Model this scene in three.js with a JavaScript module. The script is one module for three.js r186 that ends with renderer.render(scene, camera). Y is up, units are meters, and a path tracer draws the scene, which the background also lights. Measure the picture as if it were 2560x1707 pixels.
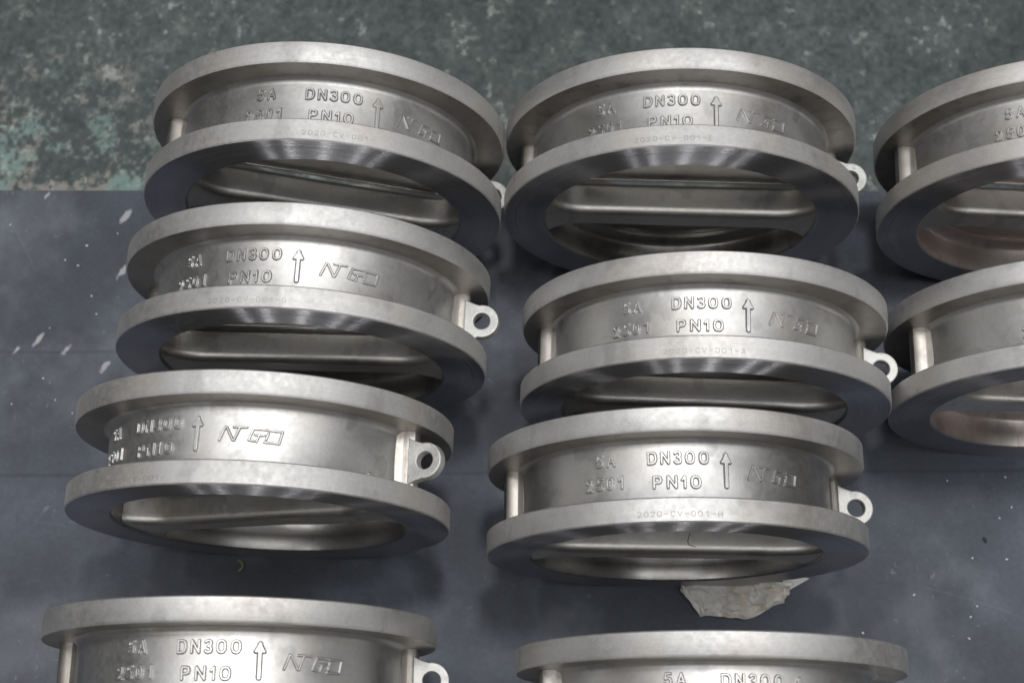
import * as THREE from 'three';
import { mergeGeometries, toCreasedNormals } from 'three/addons/utils/BufferGeometryUtils.js';
import { RectAreaLightUniformsLib } from 'three/addons/lights/RectAreaLightUniformsLib.js';

// ---------------------------------------------------------------- camera, light, exposure
RectAreaLightUniformsLib.init();
const scene = new THREE.Scene();
const renderer = new THREE.WebGLRenderer({ antialias: true });
renderer.setSize(1024, 682);
renderer.toneMapping = THREE.LinearToneMapping;
renderer.toneMappingExposure = 1.12;
renderer.shadowMap.enabled = true;

const PITCH = 1.25294, ROLL = -0.0874513, CAM_H = 1.63458;
const camera = new THREE.PerspectiveCamera(26.346, 1024 / 682, 0.05, 60);
camera.position.set(0, CAM_H, 0);
{
  const cr = Math.cos(ROLL), sr = Math.sin(ROLL), c = Math.cos(PITCH), s = Math.sin(PITCH);
  camera.up.set(sr, cr * c, -cr * s);
  camera.lookAt(0, CAM_H - s, -c);
}
camera.focus = 1.42;
camera.userData.fStop = 5.6;

scene.background = new THREE.Color(0.074, 0.071, 0.069);      // what little light the hall's far walls give
const LAMP_Y = 3.5, LAMP_POWER = 54, PANEL_POWER = 1.95;
const LAMPS = [[-2.42, -0.85, 0.55], [-1.34, -0.85, 0.7], [0.06, -0.9, 2.3], [1.66, -0.85, 0.7], [2.72, -0.85, 0.55], [-2.42, 1.1, 0.6], [-1.30, 1.1, 0.6], [0.10, 1.1, 0.6], [1.60, 1.1, 0.6], [2.72, 1.1, 0.6]];   // x, z, strength

// ---------------------------------------------------------------- helpers
function rng(seed) { let a = seed >>> 0; return () => { a = (a + 0x6d2b79f5) >>> 0; let t = a; t = Math.imul(t ^ (t >>> 15), t | 1); t ^= t + Math.imul(t ^ (t >>> 7), t | 61); return ((t ^ (t >>> 14)) >>> 0) / 4294967296; }; }
const hash = (x, y, s) => { let h = Math.imul(x, 374761393) ^ Math.imul(y, 668265263) ^ Math.imul(s, 2147483647 ^ 0x5bd1e995); h = Math.imul(h ^ (h >>> 13), 1274126177); return ((h ^ (h >>> 16)) >>> 0) / 4294967296; };
const sm = (a, b, x) => { const t = Math.min(1, Math.max(0, (x - a) / (b - a))); return t * t * (3 - 2 * t); };
const mix = (a, b, t) => a + (b - a) * t;
// value noise that repeats after px by py cells
function vnoise(x, y, px, py, s) {
  const xi = Math.floor(x), yi = Math.floor(y), fx = x - xi, fy = y - yi;
  const u = fx * fx * (3 - 2 * fx), v = fy * fy * (3 - 2 * fy);
  const m = (k, p) => ((k % p) + p) % p;
  const x0 = m(xi, px), x1 = m(xi + 1, px), y0 = m(yi, py), y1 = m(yi + 1, py);
  return mix(mix(hash(x0, y0, s), hash(x1, y0, s), u), mix(hash(x0, y1, s), hash(x1, y1, s), u), v);
}
function fbm(u, v, px, py, oct, s) {       // u, v in 0..1
  let a = 0, w = 0.5, t = 0;
  for (let o = 0; o < oct; o++) { a += w * vnoise(u * px, v * py, px, py, s + o * 17); t += w; w *= 0.5; px *= 2; py *= 2; }
  return a / t;
}
const lin2s = (c) => (c <= 0.0031308 ? 12.92 * c : 1.055 * Math.pow(c, 1 / 2.4) - 0.055);
function tex(w, h, fn, srgb) {             // fn(u, v) -> [r, g, b] linear 0..1
  const d = new Uint8Array(w * h * 4);
  for (let j = 0; j < h; j++) for (let i = 0; i < w; i++) {
    const c = fn((i + 0.5) / w, (j + 0.5) / h), k = (j * w + i) * 4;
    for (let q = 0; q < 3; q++) d[k + q] = Math.round(255 * Math.min(1, Math.max(0, srgb ? lin2s(Math.max(0, c[q])) : c[q])));
    d[k + 3] = 255;
  }
  const t = new THREE.DataTexture(d, w, h, THREE.RGBAFormat);
  t.wrapS = t.wrapT = THREE.RepeatWrapping; t.magFilter = THREE.LinearFilter; t.minFilter = THREE.LinearMipmapLinearFilter; t.generateMipmaps = true;
  if (srgb) t.colorSpace = THREE.SRGBColorSpace;
  t.needsUpdate = true;
  return t;
}
function shifted(t, rx, ry, ox, oy) { const c = t.clone(); c.repeat.set(rx, ry); c.offset.set(ox, oy); c.needsUpdate = true; return c; }
function mesh(name, geo, mat, parent) { const m = new THREE.Mesh(geo, mat); m.name = name; m.castShadow = m.receiveShadow = true; if (parent) parent.add(m); return m; }
function buffer(pos, uv, idx, nor) {
  const g = new THREE.BufferGeometry();
  g.setAttribute('position', new THREE.Float32BufferAttribute(pos, 3));
  g.setAttribute('uv', new THREE.Float32BufferAttribute(uv, 2));
  if (idx) g.setIndex(idx);
  if (nor) g.setAttribute('normal', new THREE.Float32BufferAttribute(nor, 3)); else g.computeVertexNormals();
  return g;
}
// a ring turned from a profile of [radius, z] about the z axis; the angle runs clockwise from the top as seen from +z
function revolve(profile, { n = 192, rr = 0.16, swap = false } = {}) {
  const seg = [];
  for (let k = 0; k + 1 < profile.length; k++) { const dr = profile[k + 1][0] - profile[k][0], dz = profile[k + 1][1] - profile[k][1], l = Math.hypot(dr, dz); seg.push([dz / l, -dr / l, l]); }
  const rows = []; let len = 0;            // r, z, nr, nz, v ; pairs form bands
  const bands = [];
  for (let k = 0; k < seg.length; k++) {
    const join = (a, b) => (a && b && a[0] * b[0] + a[1] * b[1] > 0.8 ? (() => { const x = a[0] + b[0], y = a[1] + b[1], l = Math.hypot(x, y); return [x / l, y / l]; })() : null);
    const n0 = join(seg[k - 1], seg[k]) || seg[k], n1 = join(seg[k], seg[k + 1]) || seg[k];
    const a = rows.length;
    rows.push([...profile[k], n0[0], n0[1], len]); len += seg[k][2]; rows.push([...profile[k + 1], n1[0], n1[1], len]);
    bands.push(a);
  }
  const pos = [], nor = [], uv = [], idx = [];
  for (const [r, z, nr, nz, v] of rows) for (let i = 0; i <= n; i++) {
    const t = (i / n - 0.5) * Math.PI * 2, s = Math.sin(t), c = Math.cos(t);
    pos.push(r * s, r * c, z); nor.push(nr * s, nr * c, nz);
    if (swap) uv.push(v, t * rr); else uv.push(t * rr, v);
  }
  const w = n + 1;
  for (const a of bands) for (let i = 0; i < n; i++) { const p = a * w + i, q = (a + 1) * w + i; idx.push(p, q, p + 1, q, q + 1, p + 1); }
  return buffer(pos, uv, idx, nor);
}
const arc = (cx, cy, r, a0, a1, n) => Array.from({ length: n + 1 }, (_, k) => { const a = a0 + ((a1 - a0) * k) / n; return [cx + r * Math.cos(a), cy + r * Math.sin(a)]; });

// ---------------------------------------------------------------- materials
const castColor = tex(1024, 1024, (u, v) => {
  const a = fbm(u, v, 5, 5, 5, 3), b = fbm(u, v, 9, 9, 4, 41), g = fbm(u, v, 128, 128, 2, 77), st = fbm(u, v, 3, 6, 4, 91);
  let k = 0.90 + 0.16 * (a - 0.5) + 0.10 * (g - 0.5);
  const brown = sm(0.52, 0.80, b) * 0.08, dark = sm(0.52, 0.78, st) * 0.20 + sm(0.60, 0.72, fbm(u, v, 16, 11, 4, 57)) * 0.14;
  k -= dark;
  return [k * (1 - brown * 0.35), k * (1 - brown * 0.65), k * (1 - brown)];
}, true);
const rimColor = tex(1024, 1024, (u, v) => {
  const a = fbm(u, v, 6, 6, 5, 303), b = fbm(u, v, 8, 8, 4, 341), g = fbm(u, v, 180, 180, 2, 377), st = fbm(u, v, 11, 7, 5, 391), ln = fbm(u, v, 4, 220, 2, 399);
  const k = 0.93 + 0.09 * (a - 0.5) + 0.12 * (g - 0.5) + 0.07 * (ln - 0.5) - sm(0.64, 0.80, st) * 0.15, w = sm(0.5, 0.8, b) * 0.07;
  return [k * (1 - w * 0.2), k * (1 - w * 0.6), k * (1 - w)];
}, true);
const castRough = tex(1024, 1024, (u, v) => { const a = fbm(u, v, 7, 7, 5, 5), g = fbm(u, v, 96, 96, 2, 15); const r = 0.86 + 0.26 * (a - 0.5) + 0.16 * (g - 0.5); return [r, r, r]; });
const castBump = tex(1024, 1024, (u, v) => { const a = fbm(u, v, 10, 10, 3, 8), g = fbm(u, v, 150, 150, 3, 28); const h = 0.45 * a + 0.55 * g; return [h, h, h]; });
const lathe = tex(512, 512, (u, v) => { const g = 0.6 * vnoise(u * 256, v * 3, 256, 3, 12) + 0.4 * vnoise(u * 90, v * 5, 90, 5, 19), k = 0.86 + 0.12 * (g - 0.5) + 0.16 * (fbm(u, v, 4, 4, 4, 33) - 0.5); return [k, k, k * 1.02]; }, true);

// the turned faces: fine concentric grooves, one flank of each leaning outward (u runs along the radius)
const grooves = (() => {
  const r = rng(31), w = 2048, tilt = Array.from({ length: w }, () => (r() < 0.55 ? 0.95 + 0.35 * r() : 0.10 * (r() - 0.3)));
  const t = tex(w, 4, (u) => { const a = tilt[Math.min(w - 1, Math.floor(u * w))]; return [0.5 - 0.5 * Math.sin(a), 0.5, 0.5 + 0.5 * Math.cos(a)]; });
  t.repeat.set(1 / 0.05, 1); return t;
})();
const T = 1 / 0.34;                        // the cast texture repeats every 0.34 m
function steelSet(seed, pinkLit) {
  const r = rng(seed * 977 + 13), o = [r(), r(), r(), r(), r(), r()];
  const m = (t, k, i) => shifted(t, T * k, T * k, o[i], o[(i + 1) % 6]);
  const tone = 0.95 + 0.09 * r(), rough = 0.96 + 0.08 * r();
  const S = (name, p) => { const q = new THREE.MeshPhysicalMaterial({ metalness: 1, ...p }); q.name = name; q.color.multiplyScalar(tone); q.roughness *= rough; return q; };
  return {
    cast: S('cast steel', { color: new THREE.Color(0.605, 0.60, 0.592), roughness: 0.60, map: m(castColor, 1, 0), roughnessMap: m(castRough, 1, 1), bumpMap: m(castBump, 0.8, 2), bumpScale: 0.00011 }),
    rim: S('turned steel', { color: new THREE.Color(0.605, 0.598, 0.590), roughness: 0.74, map: m(rimColor, 0.9, 3), roughnessMap: m(castRough, 0.9, 4), bumpMap: m(castBump, 2.2, 5), bumpScale: 0.00012 }),
    face: S('machined steel', { color: new THREE.Color(0.53, 0.525, 0.545), roughness: 0.30, anisotropy: 0.9, anisotropyRotation: 0, normalMap: grooves, map: shifted(lathe, 1 / 0.05, 1 / 0.5, o[0], o[1]) }),
    bore: S('bored steel', { color: pinkLit ? new THREE.Color(0.74, 0.675, 0.645) : new THREE.Color(0.50, 0.485, 0.465), roughness: pinkLit ? 0.5 : 0.38, map: m(castColor, 1, 2), roughnessMap: m(castRough, 1, 3), bumpMap: m(castBump, 1.5, 1), bumpScale: 0.00004 }),  // right-edge valves: pinkish light caught in the bore is painted into its colour
    shoulder: S('unmachined steel', { color: new THREE.Color(0.44, 0.415, 0.385), roughness: 0.52, map: m(castColor, 1.6, 5), roughnessMap: m(castRough, 1, 0), bumpMap: m(castBump, 1, 1), bumpScale: 0.0001 }),
    inner: S('inner cast steel', { color: new THREE.Color(0.68, 0.665, 0.64), roughness: 0.54, map: m(castColor, 1, 4), roughnessMap: m(castRough, 1, 2), bumpMap: m(castBump, 1, 3), bumpScale: 0.00010 }),
    blast: S('blasted steel', { color: new THREE.Color(0.72, 0.72, 0.705), roughness: 0.66, map: m(castColor, 1.5, 1), bumpMap: m(castBump, 2, 4), bumpScale: 0.0006 }),
    mark: S('etched marking', { color: new THREE.Color(0.43, 0.425, 0.415), roughness: 0.7 }),
  };
}

// ---------------------------------------------------------------- the setting: painted floor and rubber mat
const GW = 2.4, GH = 1.2;                  // the paint texture covers 2.4 by 1.2 m
const paintColor = tex(2048, 1024, (u, v) => {
  const x = (u - 0.5) * GW, z = v * GH - 1.8;          // world position of this texel (z of the sheet's middle repeat)
  const wob = fbm(u, v, 12, 6, 3, 61);
  const blot = fbm(u, v, 64, 18, 5, 7), speck = fbm(u, v, 260, 120, 3, 9), fine = fbm(u, v, 400, 170, 3, 17), mid = fbm(u, v, 90, 34, 3, 11), low = fbm(u, v, 6, 3, 4, 23), col = fbm(u, v, 60, 26, 3, 29);
  const worn = sm(-0.10, -0.50, x) * 0.95 * sm(-0.93, -0.74, z) + sm(-0.765, -0.735, z + 0.0945 * x) * sm(-0.1, -0.4, x) * 0.9 + 0.10 * sm(0.45, 0.65, low);
  const mo = 0.045 * (mid - 0.5) + 0.06 * (fine - 0.5) + 0.03 * (blot - 0.5); let r = 0.056 + mo, g = 0.070 + mo, b = 0.069 + mo;
  const gg = 0.78 + 0.50 * low; r *= gg; g *= gg; b *= gg;
  // bare, paler film of worn paint: teal to grey to sand, drawn out along z
  const mott = 0.30 * blot + 0.30 * mid + 0.40 * fine, f = sm(0.58 - 0.13 * worn, 0.80 - 0.16 * worn, mott + 0.10 * (wob - 0.5)) * (0.45 + 0.55 * Math.min(1, worn));
  const teal = sm(0.40, 0.6, col);
  r = mix(r, mix(0.25, 0.17, teal), f * (0.45 + 0.35 * Math.min(1, worn))); g = mix(g, mix(0.235, 0.26, teal), f * (0.45 + 0.35 * Math.min(1, worn))); b = mix(b, mix(0.215, 0.235, teal), f * (0.45 + 0.35 * Math.min(1, worn)));
  const sp = sm(0.60, 0.86, speck) * (0.15 + 0.85 * sm(0.45, 0.70, 0.5 * mid + 0.5 * blot + 0.15 * worn));
  r = mix(r, 0.36, sp * 0.6); g = mix(g, 0.40, sp * 0.6); b = mix(b, 0.37, sp * 0.6);
  const dk = sm(0.55, 0.8, fbm(u, v, 150, 90, 3, 55)) * 0.2; r *= 1 - dk; g *= 1 - dk; b *= 1 - dk;
  return [r, g, b];
}, true);
const paintRough = tex(512, 256, (u, v) => { const k = 0.55 + 0.5 * (fbm(u, v, 12, 6, 4, 71) - 0.3); return [k, k, k]; });
{
  const N = 8, g = new THREE.PlaneGeometry(10, 10, N, N); g.rotateX(-Math.PI / 2);
  const p = g.attributes.position, uv = g.attributes.uv;
  for (let i = 0; i < p.count; i++) uv.setXY(i, p.getX(i) / GW + 0.5, (p.getZ(i) + 1.8) / GH);
  const m = new THREE.MeshPhysicalMaterial({ map: paintColor, roughness: 0.75, roughnessMap: shifted(paintRough, 1, 1, 0, 0), bumpMap: paintColor, bumpScale: 0.0004 }); m.name = 'worn floor paint';
  const f = mesh('floor', g, m, scene); f.position.y = -0.006; f.userData.kind = 'structure';
}
const MAT_TURN = Math.atan2(0.0954, 1.0097), MAT_EDGE = [-0.0799, -0.7246];   // the mat's far edge runs through this point
const toMat = (x, z) => { const dx = x - MAT_EDGE[0], dz = z - MAT_EDGE[1], c = Math.cos(MAT_TURN), s = Math.sin(MAT_TURN); return [dx * c - dz * s, dx * s + dz * c]; };
const SMEARS = [[-0.575, -0.6719, 8], [-0.4768, -0.6534, 11], [-0.4689, -0.5828, 12], [-0.5534, -0.4875, 10], [-0.575, -0.4751, 8], [-0.4697, -0.4642, 13], [-0.5182, -0.4794, 12]].map(([x, z, s]) => [...toMat(x, z), s / 1000]);
const DRAGS = (() => { const r = rng(404); return Array.from({ length: 26 }, () => { const a = r() * Math.PI; return [(r() - 0.5) * 1.4, r() * 0.8, Math.cos(a), Math.sin(a), 0.04 + 0.12 * r()]; }); })();
const MW = 1.8, MH = 1.2;
const matColor = tex(2048, 1365, (u, v) => {
  const x = (u - 0.5) * MW, z = v * MH;
  const low = fbm(u, v, 5, 4, 5, 101), mid = fbm(u, v, 40, 28, 4, 103), fine = fbm(u, v, 420, 280, 2, 107), dust = fbm(u, v, 14, 9, 5, 109), sp = fbm(u, v, 500, 340, 1, 111);
  let k = 0.066 * (0.72 + 0.56 * low) * (0.86 + 0.28 * mid) * (0.85 + 0.3 * fine);
  k *= 0.70 + 0.58 * sm(0.3, 0.7, fbm(u, v, 9, 6, 5, 119)); let r = k * 0.87, g = k * 1.02, b = k * 1.36;
  const d = sm(0.44, 0.78, 0.6 * dust + 0.4 * mid) * 0.075; r += d * 0.85; g += d * 0.88; b += d * 0.95;
  const s = sm(0.90, 0.985, sp) * sm(0.46, 0.62, mid) * 0.07; r += s; g += s; b += s;
  for (const [sx, sz, l] of SMEARS) {      // chalky scuffs
    const dx = x - sx, dz = z - sz; if (Math.abs(dx) > 0.03 || Math.abs(dz) > 0.03) continue;
    const a = dx * 0.55 - dz * 0.83, c = dx * 0.83 + dz * 0.55;
    const e = Math.hypot(a / l, c / (l * 0.34)) + 0.9 * (mid - 0.5) + 0.9 * (fine - 0.5), q = sm(1.0, 0.4, e) * 0.7;
    r = mix(r, 0.50, q); g = mix(g, 0.49, q); b = mix(b, 0.52, q);
  }
  for (const [sx, sz, dx, dz, l] of DRAGS) { const t = (x - sx) * dx + (z - sz) * dz, e = Math.abs((x - sx) * -dz + (z - sz) * dx - 0.02 * (t / l) * (t / l)); if (t > 0 && t < l && e < 0.0016) { const q = 0.09 * sm(0.0014, 0.0003, e) * sm(0.35, 0.6, mid); r = mix(r, 0.3, q); g = mix(g, 0.31, q); b = mix(b, 0.34, q); } }
  // the two faint folds that run across the mat
  for (const [zf, w, xl] of [[0.205, 0.0011, -0.33], [0.352, 0.0014, 9]]) { const e = Math.abs(z - zf - 0.0012 * (fbm(u, 0.5, 30, 1, 2, 131) - 0.5)); if (x < xl) { const q = sm(w * 2.2, w * 0.5, e) * 0.28; r *= 1 - q; g *= 1 - q; b *= 1 - q; } }
  return [r, g, b];
}, true);
const matBump = tex(1024, 1024, (u, v) => { const h = 0.5 * fbm(u, v, 20, 20, 4, 141) + 0.5 * fbm(u, v, 250, 250, 2, 143); return [h, h, h]; });
{
  const g = new THREE.BoxGeometry(3.2, 0.0055, 2.4); g.translate(0, -0.00275, 1.2);
  const p = g.attributes.position, uv = g.attributes.uv;
  for (let i = 0; i < p.count; i++) uv.setXY(i, p.getX(i) / MW + 0.5, p.getZ(i) / MH);
  const m = new THREE.MeshPhysicalMaterial({ map: matColor, roughness: 0.62, bumpMap: shifted(matBump, 3, 2, 0, 0), bumpScale: 0.0003 }); m.name = 'dusty rubber';
  const o = mesh('rubber_mat', g, m, scene); o.position.set(MAT_EDGE[0], 0, MAT_EDGE[1]); o.rotation.y = MAT_TURN;
  o.userData = { label: 'dark blue grey rubber mat, dusty, under all the steel valves', category: 'rubber mat' };
}

// ---------------------------------------------------------------- the check valve
const R = 0.189, L = 0.1056, FT = 0.0227, RB = 0.1444, RN = 0.1545, H2 = L / 2;
const geo = {};
{
  const c = 0.0012, cc = 0.0021, fr = 0.006, zi = -H2 + FT, zo = H2 - FT;
  geo.rear = revolve([[0.147, -H2], [R - c, -H2], [R, -H2 + c], [R, zi - cc * 1.15], [R - cc * 0.75, zi]], { rr: R });
  geo.shoulder = revolve([[R - cc * 0.75, zi], [0.176, zi], [RN + fr, zi]], { rr: R });
  geo.front = revolve([[RN + fr, zo], [R - c, zo], [R, zo + c], [R, H2 - 0.0013], [R - 0.0011, H2]], { rr: R });
  geo.neck = revolve([...arc(RN + fr, zi + fr, fr, -Math.PI / 2, -Math.PI, 6), ...Array.from({ length: 5 }, (_, k) => [RN - 0.0006 * Math.sin(((k + 1) / 6) * Math.PI), mix(zi + fr, zo - fr, (k + 1) / 6)]), ...arc(RN + fr, zo - fr, fr, Math.PI, Math.PI / 2, 6)], { rr: RN });
  geo.face = revolve([[R - 0.0011, H2], [0.166, H2 ], [RB + 0.0018, H2]], { rr: R, swap: true });
  geo.bore = revolve([[RB + 0.0018, H2], [RB + 0.0006, H2 - 0.0007], [RB, H2 - 0.0020], [RB, 0.036], [RB - 0.0004, 0.024], [RB - 0.0018, 0.0212], [0.1395, 0.0185], [0.1372, 0.0168], [0.1352, 0.0160], [0.1335, 0.0150], [0.1335, 0.004], [0.147, 0.002], [0.147, -H2]], { rr: RB });
}
// the bar across the inlet, its ends flared into the bore
{
  const nx = 96, pos = [], uv = [], idx = [], X = 0.1475, hb = 0.0165, fl = 0.046, fh = 0.95, lo = 0.0045, zb = 0.0185, zf = 0.0500, rc = 0.0085;
  const rows = [];
  const section = (h) => {                 // closed loop of [y, z], starting at the top rear edge and going forward
    const p = [[h - 0.001, zb], [h, zb + 0.0015]];
    for (let k = 1; k < 5; k++) p.push([h, mix(zb + 0.0015, zf - rc, k / 5)]);
    p.push(...arc(0, 0, rc, Math.PI / 2, 0, 7).map(([a, b]) => [h - rc + b, zf - rc + a]));
    for (let k = 1; k < 4; k++) p.push([mix(h - rc, -h + rc, k / 4), zf]);
    h += lo; p.push(...arc(0, 0, rc, 0, -Math.PI / 2, 7).map(([a, b]) => [-h + rc + b, zf - rc + a]));
    for (let k = 1; k < 5; k++) p.push([-h, mix(zf - rc, zb + 0.0015, k / 5)]);
    p.push([-h, zb + 0.0015], [-h + 0.001, zb]);
    return p;
  };
  for (let i = 0; i <= nx; i++) {
    const s = -1 + (2 * i) / nx, x = X * Math.sign(s) * (1 - Math.pow(1 - Math.abs(s), 1.6)), d = Math.max(0, Math.abs(x) - (0.1455 - fl));
    const f = fh * (d > 0 ? fl - Math.sqrt(Math.max(0, fl * fl - Math.min(d, fl * 0.985) ** 2)) : 0);
    const sec = section(hb + f);
    sec.forEach(([y, z]) => rows.push([x, y, z]));
    if (!i) geo.secN = sec.length;
  }
  const m = geo.secN;
  rows.forEach(([x, y, z], k) => { pos.push(x, y, z); uv.push(x, y + (k % m) * 0.004); });
  for (let i = 0; i < nx; i++) for (let j = 0; j < m - 1; j++) { const a = i * m + j, b = a + m; idx.push(a, a + 1, b, b, a + 1, b + 1); }
  for (let i = 0; i < nx; i++) { const a = i * m, b = a + m, e = a + m - 1, f = b + m - 1; idx.push(a, b, e, b, f, e); }
  geo.bar = buffer(pos, uv, idx);
}
// half-round clapper plate (upper; the lower one is turned over) and the thin raised seat rim in front of it
{
  const s = new THREE.Shape(), r = 0.1365, y0 = 0.0155, a = Math.asin(y0 / r);
  s.absarc(0, 0, r, a, Math.PI - a, false); s.closePath();
  const g = new THREE.ExtrudeGeometry(s, { depth: 0.007, bevelEnabled: true, bevelThickness: 0.0008, bevelSize: 0.0008, bevelSegments: 2, curveSegments: 48 });
  g.translate(0, 0, 0.0035); geo.plate = g;
  const pts = [], rr = 0.1338, yr = 0.0182, ar = Math.asin(yr / rr) + 0.05;
  for (let k = 0; k <= 40; k++) { const t = ar + ((Math.PI - 2 * ar) * k) / 40; pts.push(new THREE.Vector3(rr * Math.cos(t), rr * Math.sin(t), 0)); }
  for (let k = 1; k < 20; k++) pts.push(new THREE.Vector3(mix(-rr * Math.cos(ar), rr * Math.cos(ar), k / 20), yr, 0));
  geo.rim = new THREE.TubeGeometry(new THREE.CatmullRomCurve3(pts, true, 'centripetal'), 180, 0.0016, 8, true); geo.rim.translate(0, 0, 0.0122);
}
// bosses at the two ends of the hinge pin, and the lifting lug
{
  const s = new THREE.Shape(), rb = 0.0098, cb = 0.1622, fi = 0.004;                    // x along the radius, y along the circumference
  s.moveTo(0.146, -rb - fi); s.lineTo(0.1535, -rb - fi); s.quadraticCurveTo(0.1560, -rb - 0.0006, 0.1602, -rb); s.absarc(cb, 0, rb, -Math.PI / 2, Math.PI / 2, false); s.quadraticCurveTo(0.1560, rb + 0.0006, 0.1535, rb + fi); s.lineTo(0.146, rb + fi); s.closePath();
  const g = new THREE.ExtrudeGeometry(s, { depth: L - 2 * FT + 0.001, bevelEnabled: false, curveSegments: 24 });
  g.translate(0, 0, -H2 + FT - 0.0005); geo.boss = toCreasedNormals(g, 0.5);
  const l = new THREE.Shape(), cx = 0.184, re = 0.0176, x0 = 0.166;                    // x along the radius, y along the axis of the valve
  l.moveTo(x0, -0.0235); l.quadraticCurveTo(0.172, -0.0195, 0.178, -0.0186); l.absarc(cx, 0, re, -Math.PI / 2 - 0.18, Math.PI / 2 + 0.18, false); l.quadraticCurveTo(0.172, 0.0200, x0, 0.0235); l.closePath();
  const hole = new THREE.Path(); hole.absarc(cx + 0.0002, 0, 0.0086, 0, Math.PI * 2, true); l.holes.push(hole);
  const e = new THREE.ExtrudeGeometry(l, { depth: 0.008, bevelEnabled: true, bevelThickness: 0.0014, bevelSize: 0.0014, bevelOffset: -0.0014, bevelSegments: 3, curveSegments: 24 });
  e.translate(0, 0, -0.004); e.rotateX(-Math.PI / 2); geo.lug = e;
}
// raised and etched characters as strokes, in a box of width w and height h (x to the right, y down)
const GLYPH = {
  D: [[0, 0, .48, 0, .78, .07, .95, .25, 1, .5, .95, .75, .78, .93, .48, 1, 0, 1, 0, 0]], N: [[0, 1, 0, 0, 1, 1, 1, 0]],
  3: [[.04, .13, .25, .02, .5, 0, .8, .05, .94, .22, .84, .41, .45, .48], [.45, .48, .86, .56, 1, .75, .88, .94, .52, 1, .25, .98, .02, .87]],
  0: [[.5, 0, .8, .06, .96, .24, 1, .5, .96, .76, .8, .94, .5, 1, .2, .94, .04, .76, 0, .5, .04, .24, .2, .06, .5, 0]],
  P: [[0, 1, 0, 0, .6, 0, .9, .07, 1, .27, .9, .47, .6, .54, 0, .54]], 1: [[.05, .3, .72, 0, .72, 1]],
  5: [[.92, 0, .2, 0, .08, .45, .45, .37, .82, .44, 1, .68, .88, .92, .5, 1, .18, .97, 0, .85]], A: [[0, 1, .5, 0, 1, 1], [.2, .67, .8, .67]],
  2: [[.04, .27, .16, .06, .5, 0, .84, .07, .96, .27, .82, .5, 0, 1, 1, 1]], C: [[.98, .2, .78, .03, .5, 0, .18, .07, .02, .3, 0, .5, .02, .7, .18, .93, .5, 1, .78, .97, .98, .8]],
  V: [[0, 0, .5, 1, 1, 0]], H: [[0, 0, 0, 1], [1, 0, 1, 1], [0, .5, 1, .5]], E: [[1, 0, 0, 0, 0, 1, 1, 1], [0, .5, .85, .5]], '-': [[0, .5, 1, .5]], G: [[.95, .18, .75, .03, .45, 0, .12, .1, 0, .5, .12, .9, .45, 1, .8, .95, 1, .8, 1, .55, .6, .55]], B: [[0, .48, .7, .48, .95, .4, .9, .1, .6, 0, 0, 0, 0, 1, .7, 1, 1, .85, .95, .6, .7, .48]], F: [[0, 1, 0, 0, 1, 0], [0, .5, .8, .5]],
};
function strokes(ch, x, y, w, h, inset) {
  const out = [];
  for (const l of GLYPH[ch]) for (let k = 0; k + 3 < l.length; k += 2) out.push([x + inset + l[k] * (w - 2 * inset), y + inset + l[k + 1] * (h - 2 * inset), x + inset + l[k + 2] * (w - 2 * inset), y + inset + l[k + 3] * (h - 2 * inset)]);
  return out;
}
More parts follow.
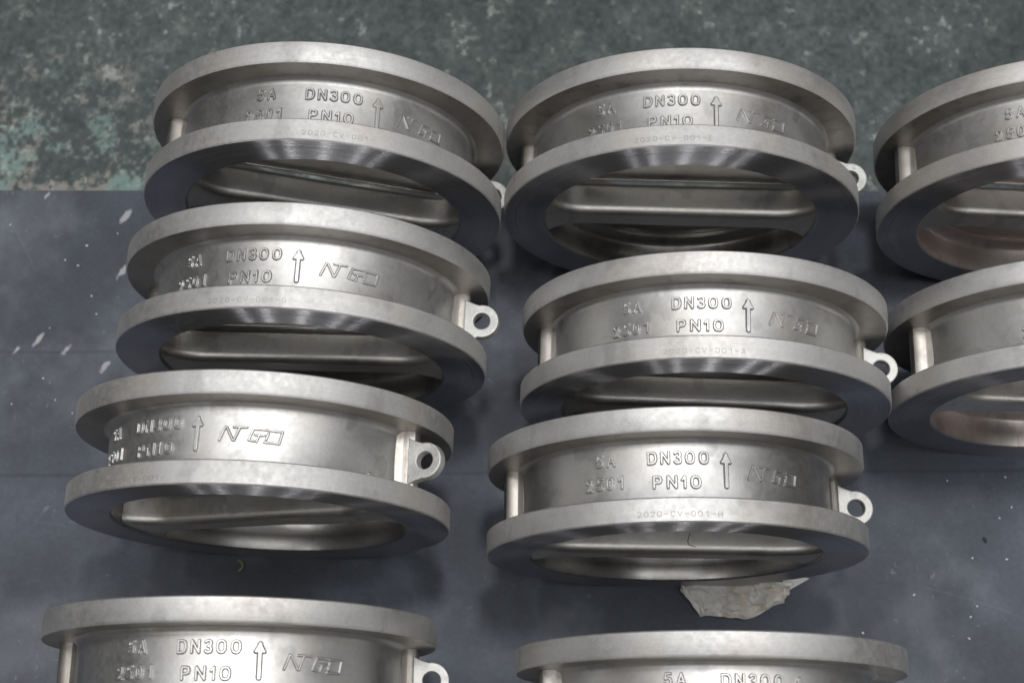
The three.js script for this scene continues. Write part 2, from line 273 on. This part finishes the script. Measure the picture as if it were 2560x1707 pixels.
// a sheet of raised strokes bent round the neck: s = arc length from the arrow's angle in mm, z in mm
const ARROW = 8 * Math.PI / 180;           // the arrow stands 8 degrees right of the top before a valve is rolled
function dist(px, py, [ax, ay, bx, by]) { const dx = bx - ax, dy = by - ay, t = Math.min(1, Math.max(0, ((px - ax) * dx + (py - ay) * dy) / (dx * dx + dy * dy || 1))); return Math.hypot(px - ax - t * dx, py - ay - t * dy); }
function relief(segs, { core, flank, height, poly = [], step = 0.42 }) {
  const f = (x, y) => {
    let d = 1e9;
    for (const s of segs) d = Math.min(d, dist(x, y, s) - core);
    for (const p of poly) {
      let inside = false, e = 1e9;
      for (let i = 0, j = p.length - 1; i < p.length; j = i++) { const [xi, yi] = p[i], [xj, yj] = p[j]; if ((yi > y) !== (yj > y) && x < ((xj - xi) * (y - yi)) / (yj - yi) + xi) inside = !inside; e = Math.min(e, dist(x, y, [xi, yi, xj, yj])); }
      d = Math.min(d, (inside ? -e : e) - 0.0);
    }
    return d;
  };
  let x0 = 1e9, x1 = -1e9, y0 = 1e9, y1 = -1e9;
  const see = (x, y) => { x0 = Math.min(x0, x); x1 = Math.max(x1, x); y0 = Math.min(y0, y); y1 = Math.max(y1, y); };
  segs.forEach(([a, b, c, d]) => { see(a, b); see(c, d); }); poly.flat().forEach(([a, b]) => see(a, b));
  const pad = core + flank + step; x0 -= pad; y0 -= pad; x1 += pad; y1 += pad;
  const nx = Math.ceil((x1 - x0) / step), ny = Math.ceil((y1 - y0) / step), id = new Map(), pos = [], uv = [], idx = [], D = [];
  for (let j = 0; j <= ny; j++) for (let i = 0; i <= nx; i++) D.push(f(x0 + i * step, y0 + j * step));
  const prof = (d) => height * sm(flank, 0, d) - 0.22;
  const vert = (i, j) => {
    const k = j * (nx + 1) + i; if (id.has(k)) return id.get(k);
    const x = x0 + i * step, y = y0 + j * step, r = RN + prof(D[k]) / 1000, a = ARROW + x / 1000 / RN;
    pos.push(r * Math.sin(a), r * Math.cos(a), y / 1000); uv.push(a * RN, y / 1000 + 0.02); id.set(k, pos.length / 3 - 1); return pos.length / 3 - 1;
  };
  for (let j = 0; j < ny; j++) for (let i = 0; i < nx; i++) {
    const k = j * (nx + 1) + i;
    if (Math.min(D[k], D[k + 1], D[k + nx + 1], D[k + nx + 2]) > flank) continue;
    const a = vert(i, j), b = vert(i + 1, j), c = vert(i, j + 1), d = vert(i + 1, j + 1);
    idx.push(a, c, b, b, c, d);
  }
  return buffer(pos, uv, idx);
}
{
  const line = (list, y, h) => list.flatMap(([ch, x, w]) => strokes(ch, x, y, w, h, 1.5));
  const raised = { core: 0.76, flank: 0.75, height: 1.95, step: 0.28 };
  geo.size = relief([...line([['D', -72.7, 9.9], ['N', -60.5, 9.4], ['3', -48.6, 8.4], ['0', -38.2, 9.8], ['0', -25.6, 9.9]], -20, 13.2), ...line([['P', -67.8, 9.2], ['N', -55.1, 10.2], ['1', -42.5, 6.6], ['0', -33.8, 10.4]], 2.8, 13.2)], raised);
  geo.grade = relief([...line([['5', -123, 8.7], ['A', -111.6, 9.6]], -21, 13.3), ...line([['2', -134.2, 8.6], ['5', -123, 8.6], ['0', -112.4, 8.6], ['1', -100.6, 7.2]], 0.8, 13.3)], raised);
  geo.arrow = relief([[0, -9, 0, 12.6], [0, -16.2, 0, -11]], { core: 1.6, flank: 0.9, height: 2.0, step: 0.36, poly: [[[0, -18.2], [4.9, -9.6], [4.2, -8.8], [-4.2, -8.8], [-4.9, -9.6]]] });
  const e = (l) => { const o = []; for (let k = 0; k + 3 < l.length; k += 2) o.push([l[k], l[k + 1], l[k + 2], l[k + 3]]); return o; };
  geo.emblem = relief([...e([21.9, 4.4, 26.6, -7.8, 28.0, -7.4, 34.2, 4.2, 35.4, 4.4, 39.9, -7.8]), ...e([34.4, -8.0, 46.4, -8.0]),
    ...e([63.6, -6.6, 52.4, -6.6, 48.6, 3.6, 53.2, 4.6]), ...e([54.2, -1.4, 62.6, -1.0]), ...e([57.8, -1.0, 55.8, 5.0]),
    ...e([66.0, -3.2, 64.2, 2.6]), ...e([65.2, -6.2, 78.6, -5.6, 76.2, 5.6, 63.0, 5.2])], { core: 0.62, flank: 0.6, height: 1.5, step: 0.28 });
}
function etched(text, a0, z0) {            // fine strokes lying on the front rim
  const parts = [], pitch = 5.95, w = 3.6, h = 4.6, hw = 0.00032, rr = R + 0.00012; let x = 0;
  for (const ch of text) {
    for (const [ax, ay, bx, by] of strokes(ch, x, 0, w, h, 0)) {
      const l = Math.hypot(bx - ax, by - ay) || 1, ox = (-(by - ay) / l) * hw * 1000, oy = ((bx - ax) / l) * hw * 1000, ex = ((bx - ax) / l) * 0.2, ey = ((by - ay) / l) * 0.2;
      const q = [[ax - ex + ox, ay - ey + oy], [ax - ex - ox, ay - ey - oy], [bx + ex - ox, by + ey - oy], [bx + ex + ox, by + ey + oy]], pos = [], nor = [];
      for (const [u, v] of q) { const a = a0 + u / 1000 / R; pos.push(rr * Math.sin(a), rr * Math.cos(a), (z0 + v) / 1000); nor.push(Math.sin(a), Math.cos(a), 0); }
      parts.push(buffer(pos, [0, 0, 0, 1, 1, 1, 1, 0], [0, 2, 1, 0, 3, 2], nor));
    }
    x += pitch;
  }
  return mergeGeometries(parts);
}
const M0 = steelSet(1);
function makeValve() {
  const v = new THREE.Group(); v.name = 'check_valve'; scene.add(v);
  const part = (name, g, m, a = 0) => { const o = mesh(name, g, M0[m], v); o.position.y = R; o.userData.turn = a; o.userData.steel = m; return o; };
  const sub = (name, g, m, o) => { const s = mesh(name, g, M0[m], o); s.userData.steel = m; return s; };
  part('neck', geo.neck, 'cast'); sub('flange_shoulder', geo.shoulder, 'shoulder', part('rear_flange', geo.rear, 'rim'));
  const f = part('front_flange', geo.front, 'rim'); sub('sealing_face', geo.face, 'face', f); sub('serial_marking', geo.front, 'mark', f);
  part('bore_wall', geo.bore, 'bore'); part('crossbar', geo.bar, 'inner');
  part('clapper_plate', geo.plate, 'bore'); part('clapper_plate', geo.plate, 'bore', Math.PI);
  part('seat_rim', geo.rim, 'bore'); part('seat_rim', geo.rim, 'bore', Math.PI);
  part('boss', geo.boss, 'shoulder'); part('boss', geo.boss, 'shoulder', Math.PI);
  part('lifting_lug', geo.lug, 'blast', 0.035);
  part('raised_lettering', geo.size, 'cast'); part('raised_lettering', geo.grade, 'cast'); part('raised_arrow', geo.arrow, 'cast'); part('raised_emblem', geo.emblem, 'cast');
  return v;
}
// x, z, yaw, angle of the arrow from the top (degrees, clockwise), serial, its start angle from the arrow, z of its top, label
const VALVES = [
  [-0.2141, -0.6482, 0.04372, 23.6, '2020-CV-001-', -24.7, 42.5, 'steel check valve at the far end of the left column, its arrow tilted right'],
  [-0.2148, -0.4784, 0.03800, 2.6, '2020-CV-001-G', -24.0, 42.5, 'steel check valve second from the far end of the left column, overlapping the far one'],
  [-0.2372, -0.3125, 0.05410, -15.6, '2020-CV-001-', -24.0, 44, 'steel check valve third in the left column, rolled so its lifting lug shows whole'],
  [-0.2327, -0.1104, 0.07942, 14.4, '2020-CV-001-', -24.0, 43, 'steel check valve nearest in the left column, cut off by the bottom edge'],
  [0.1653, -0.6788, 0.05062, 6.0, '2020-CV-001-E', -26.7, 42.5, 'steel check valve at the far end of the middle column, its lower seat opening visible'],
  [0.2001, -0.4683, 0.04839, 7.4, '2020-CV-001-A', -27.0, 43, 'steel check valve second in the middle column, serial ending in letter A'],
  [0.1777, -0.3159, 0.07655, 10.2, '2020-CV-001-H', -28.0, 43, 'steel check valve with serial ending in H, standing over the crumpled scrap'],
  [0.2217, -0.1202, 0.06929, 21.7, '2020-CV-001-', -27.0, 43, 'steel check valve nearest in the middle column, only its rear half in view'],
  [0.5744, -0.7124, 0.04011, 7.9, '2020-CV-001-', -27.0, 43, 'steel check valve at the right picture edge, the farther of the two there'],
  [0.5866, -0.5037, 0.06184, 11.5, '2020-CV-001-', -27.0, 43, 'steel check valve at the right picture edge, nearer of two, pinkish light inside its bore'],
];
const proto = makeValve();
const fresh = proto.clone();
VALVES.forEach(([x, z, yaw, arrow, serial, a0, zs, label], i) => {
  const v = i ? fresh.clone() : proto;
  if (i) { v.name = 'check_valve_' + String(i).padStart(3, '0'); scene.add(v); }
  v.position.set(x, 0, z); v.rotation.y = yaw;
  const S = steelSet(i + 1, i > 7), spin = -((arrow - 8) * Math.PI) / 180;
  v.traverse((o) => {
    if (!o.isMesh) return;
    if (o.parent === v) o.rotation.z = spin + (o.userData.turn || 0);
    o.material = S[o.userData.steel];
    if (o.name === 'serial_marking') o.geometry = etched(serial, ARROW + (a0 * Math.PI) / 180, zs);
    o.userData = {};
  });
  v.userData = { label, category: 'check valve', group: 'stainless steel check valves standing in columns on the mat' };
});

// ---------------------------------------------------------------- small things on the mat
{
  // crumpled scrap: a folded sheet, front outline then a back edge under the valve
  const front = [[0.2105, -0.2628, 10], [0.2150, -0.2580, 7], [0.2196, -0.2533, 6], [0.2276, -0.2441, 4], [0.2364, -0.2343, 2], [0.2440, -0.2361, 6], [0.2520, -0.2364, 4], [0.2599, -0.2367, 7], [0.2759, -0.2370, 3], [0.2866, -0.2364, 2], [0.3016, -0.2422, 5], [0.3106, -0.2498, 7], [0.3226, -0.2562, 4], [0.3276, -0.2600, 9]];
  for (let k = front.length - 1; k > 0; k--) { const a = front[k - 1], b = front[k]; front.splice(k, 0, [(a[0] + b[0]) / 2 + 0.0006 * Math.sin(k * 5), (a[1] + b[1]) / 2 + 0.0008 * Math.cos(k * 7), (a[2] + b[2]) / 2 + 1.2 * Math.sin(k * 3)]); }
  const r = rng(5), nv = 13, pos = [], uv = [], idx = [], top = [];
  front.forEach(([x, z, h], i) => {
    const u = i / (front.length - 1), bx = mix(0.214, 0.338, u), bz = mix(-0.268, -0.280, u);
    for (let j = 0; j < nv; j++) {
      const t = j / (nv - 1), e = j > 0 && j < nv - 1 ? 1 : 0.3;
      top.push([mix(x, bx, t) + e * (r() - 0.5) * 0.004, mix(h, 13 + 5 * Math.sin(u * 9), t) / 1000 + e * ((r() - 0.5) * 0.0035 + 0.0055 * (Math.abs(Math.sin(u * 11 + t * 4.2)) - 0.5) + 0.004 * (Math.abs(Math.sin(u * 7 - t * 9)) - 0.5)), mix(z, bz, t) + e * (r() - 0.5) * 0.003]);
    }
  });
  const n = front.length * nv, th = 0.0012;
  for (const s of [0, 1]) for (const [x, y, z] of top) { pos.push(x, Math.max(0.0004, y) + (s ? 0 : th), z); uv.push(x * 8, z * 8); }
  const quad = (a, b, c, d) => idx.push(a, b, c, b, d, c);
  for (let i = 0; i + 1 < front.length; i++) for (let j = 0; j + 1 < nv; j++) { const a = i * nv + j, b = a + nv; quad(a, b, a + 1, b + 1); quad(n + b, n + a, n + b + 1, n + a + 1); }
  for (let i = 0; i + 1 < front.length; i++) { const a = i * nv, b = a + nv; quad(a, n + a, b, n + b); quad(a + nv - 1, b + nv - 1, n + a + nv - 1, n + b + nv - 1); }
  const g = toCreasedNormals(buffer(pos, uv, idx), 0.45);
  const scrapTex = tex(256, 256, (u, v) => { const a = fbm(u, v, 5, 5, 4, 201), b = fbm(u, v, 8, 8, 3, 203), k = 0.84 + 0.24 * (a - 0.5); const s = sm(0.5, 0.75, b) * 0.7; return [k * mix(1, 0.80, s), k * mix(0.985, 0.72, s), k * mix(0.95, 0.58, s)]; }, true);
  const m = new THREE.MeshPhysicalMaterial({ map: scrapTex, roughness: 0.85 }); m.name = 'dirty plastic film';
  const o = new THREE.Group(); o.name = 'crumpled_scrap'; o.position.set(0.27, 0, -0.255); scene.add(o);
  const sheet = mesh('crumpled_sheet', g, m, o); sheet.position.set(-0.27, 0, 0.255);
  // the flap of cleaner white film at the right, sticking out from under the flange
  const f = [[0.3226, 0.006, -0.2562], [0.3262, 0.012, -0.2620], [0.3276, 0.011, -0.2572], [0.3262, 0.014, -0.2680], [0.3314, 0.010, -0.2712], [0.3553, 0.009, -0.2868], [0.3380, 0.013, -0.2905], [0.3240, 0.016, -0.2820]];
  const P = [], I = [[0, 2, 1], [2, 3, 1], [3, 4, 7], [4, 6, 7], [4, 5, 6], [1, 3, 7]];
  for (const t of I) { for (const k of t) P.push(...f[k]); for (const k of [...t].reverse()) P.push(f[k][0], f[k][1] - 0.001, f[k][2]); }
  const fg = buffer(P, new Array((P.length / 3) * 2).fill(0.2));
  const fm = new THREE.MeshPhysicalMaterial({ color: new THREE.Color(0.72, 0.72, 0.70), roughness: 0.7 }); fm.name = 'white film';
  const fo = mesh('white_flap', fg, fm, o); fo.position.copy(sheet.position); fo.userData.label = 'clean white corner flap';
  const hg = new THREE.CircleGeometry(0.0028, 10); hg.rotateX(-Math.PI / 2);
  o.userData = { label: 'crumpled dirty white scrap lying under the valve with serial H', category: 'scrap' };
}
{
  const c = new THREE.CatmullRomCurve3([[0, 0.0125, 0.0012], [0.0008, -0.006, 0.0030], [0.0048, -0.030, 0.0034], [0.0150, -0.055, 0.0015]].map((p) => new THREE.Vector3(...p)));
  const m = new THREE.MeshPhysicalMaterial({ color: new THREE.Color(0.03, 0.026, 0.022), roughness: 0.6 }); m.name = 'dark fibre';
  const o = mesh('fibre_strand', new THREE.TubeGeometry(c, 24, 0.00036, 6), m, scene);
  const a = 0.07655, lx = -0.006, lz = 0.0528; o.position.set(0.1777 + lx * Math.cos(a) + lz * Math.sin(a), R + 0.130, -0.3159 - lx * Math.sin(a) + lz * Math.cos(a)); o.rotation.y = a;
  o.userData = { label: 'short dark curled fibre hanging over the bore edge of the valve marked H', category: 'fibre' };
}
{
  const pts = [[-0.612, -0.6291], [-0.483, -0.6299], [-0.5168, -0.6111], [-0.5391, -0.5905], [-0.5228, -0.5849], [-0.542, -0.5044], [-0.5382, -0.4428], [-0.5197, -0.4184], [-0.4974, -0.4045], [-0.5685, -0.4091], [-0.5002, -0.5483], [-0.4907, -0.5266], [0.4757, -0.2805], [0.5395, -0.2615], [0.5469, -0.2742], [0.5374, -0.2373], [0.582, -0.4257], [0.5146, -0.4154], [0.4183, -0.2332], [0.5886, -0.3909], [0.5744, -0.3771], [0.5424, -0.3281], [0.5816, -0.3302]];
  const r = rng(77), gs = [];
  for (const [x, z] of pts) { const g = new THREE.IcosahedronGeometry(1, 0); g.scale(0.0009 + 0.0012 * r(), 0.0006, 0.0008 + 0.0006 * r()); g.rotateY(r() * 6.3); g.translate(x, 0.0005, z); gs.push(g); }
  const m = new THREE.MeshPhysicalMaterial({ color: new THREE.Color(0.62, 0.62, 0.6), roughness: 0.5, metalness: 0.3 }); m.name = 'bright chips';
  const o = mesh('metal_chips', mergeGeometries(gs), m, scene); o.userData = { kind: 'stuff', label: 'tiny bright metal chips scattered over the dark mat', category: 'metal chips' };
}
{
  const c = new THREE.CatmullRomCurve3([[-0.003, 0.001, -0.006], [0.002, 0.003, -0.003], [0.003, 0.004, 0.002], [-0.001, 0.0015, 0.006]].map((p) => new THREE.Vector3(...p)));
  const m = new THREE.MeshPhysicalMaterial({ color: new THREE.Color(0.30, 0.27, 0.16), roughness: 0.6 }); m.name = 'tan shaving';
  const o = mesh('curled_shaving', new THREE.TubeGeometry(c, 14, 0.0012, 6), m, scene); o.position.set(-0.2808, 0, -0.2467);
  o.userData = { label: 'small tan curled shaving on the mat between the two nearest left valves', category: 'shaving' };
  const d = mesh('dark_pellet', new THREE.SphereGeometry(0.003, 12, 8), new THREE.MeshPhysicalMaterial({ color: new THREE.Color(0.02, 0.018, 0.015), roughness: 0.7 }), scene);
  d.scale.set(0.6, 0.4, 1.2); d.rotation.y = 0.4; d.position.set(0.5569, 0.0014, -0.35); d.userData = { label: 'small dark pellet alone on the mat at the right', category: 'pellet' };
}

// ---------------------------------------------------------------- ceiling lamps (above the picture)
{
  const w = 0.22, l = 0.34, body = new THREE.MeshStandardMaterial({ color: 0xb8b8b6, roughness: 0.5, metalness: 0.4 }), glow = new THREE.MeshStandardMaterial({ color: 0xffffff, emissive: 0xffffff, emissiveIntensity: 2 });
  body.name = 'lamp housing'; glow.name = 'lamp diffuser';
  LAMPS.forEach(([x, z, k], i) => {
    const o = new THREE.Group(); o.name = 'ceiling_lamp' + (i ? '_' + String(i).padStart(3, '0') : ''); o.position.set(x, LAMP_Y, z); scene.add(o);
    const h = mesh('lamp_housing', new THREE.BoxGeometry(w + 0.04, 0.06, l + 0.04), body, o); h.position.y = 0.036;
    const d = mesh('lamp_diffuser', new THREE.BoxGeometry(w, 0.01, l), glow, o);
    const a = new THREE.RectAreaLight(new THREE.Color(1, 0.99, 0.975), LAMP_POWER * k, w, l); a.position.y = -0.012; a.rotation.x = -Math.PI / 2; o.add(a);
    o.userData = { label: `white ceiling lamp ${z < 0 ? 'above the far valves' : 'above the photographer'}, ${['far left', 'left', 'middle', 'right', 'far right', 'far left', 'left', 'middle', 'right', 'far right'][i]} of its row, out of picture`, category: 'lamp', group: 'ceiling lamps in a row above the valves' };
  });
}
{
  // unseen fill panel, added to spread soft light from above
  const w = 3.8, d = 2.5, o = new THREE.Group(); o.name = 'added_fill_panel'; o.position.set(0.15, 4.3, -0.75); scene.add(o);
  const fm = new THREE.MeshStandardMaterial({ color: 0xb0b0ae, roughness: 0.6 }), gm = new THREE.MeshStandardMaterial({ color: 0xffffff, emissive: 0xffffff, emissiveIntensity: 0.4 });
  fm.name = 'panel frame'; gm.name = 'added fill panel';
  const f = mesh('panel_frame', new THREE.BoxGeometry(w + 0.2, 0.05, d + 0.2), fm, o); f.position.y = 0.04;
  mesh('fill_panel', new THREE.BoxGeometry(w, 0.02, d), gm, o);
  const a = new THREE.RectAreaLight(new THREE.Color(0.985, 0.99, 1), PANEL_POWER, w, d); a.position.y = -0.02; a.rotation.x = -Math.PI / 2; o.add(a);
  o.userData = { label: 'large soft fill panel added above the lamps, outside the picture', category: 'roof light' };
}
renderer.render(scene, camera);
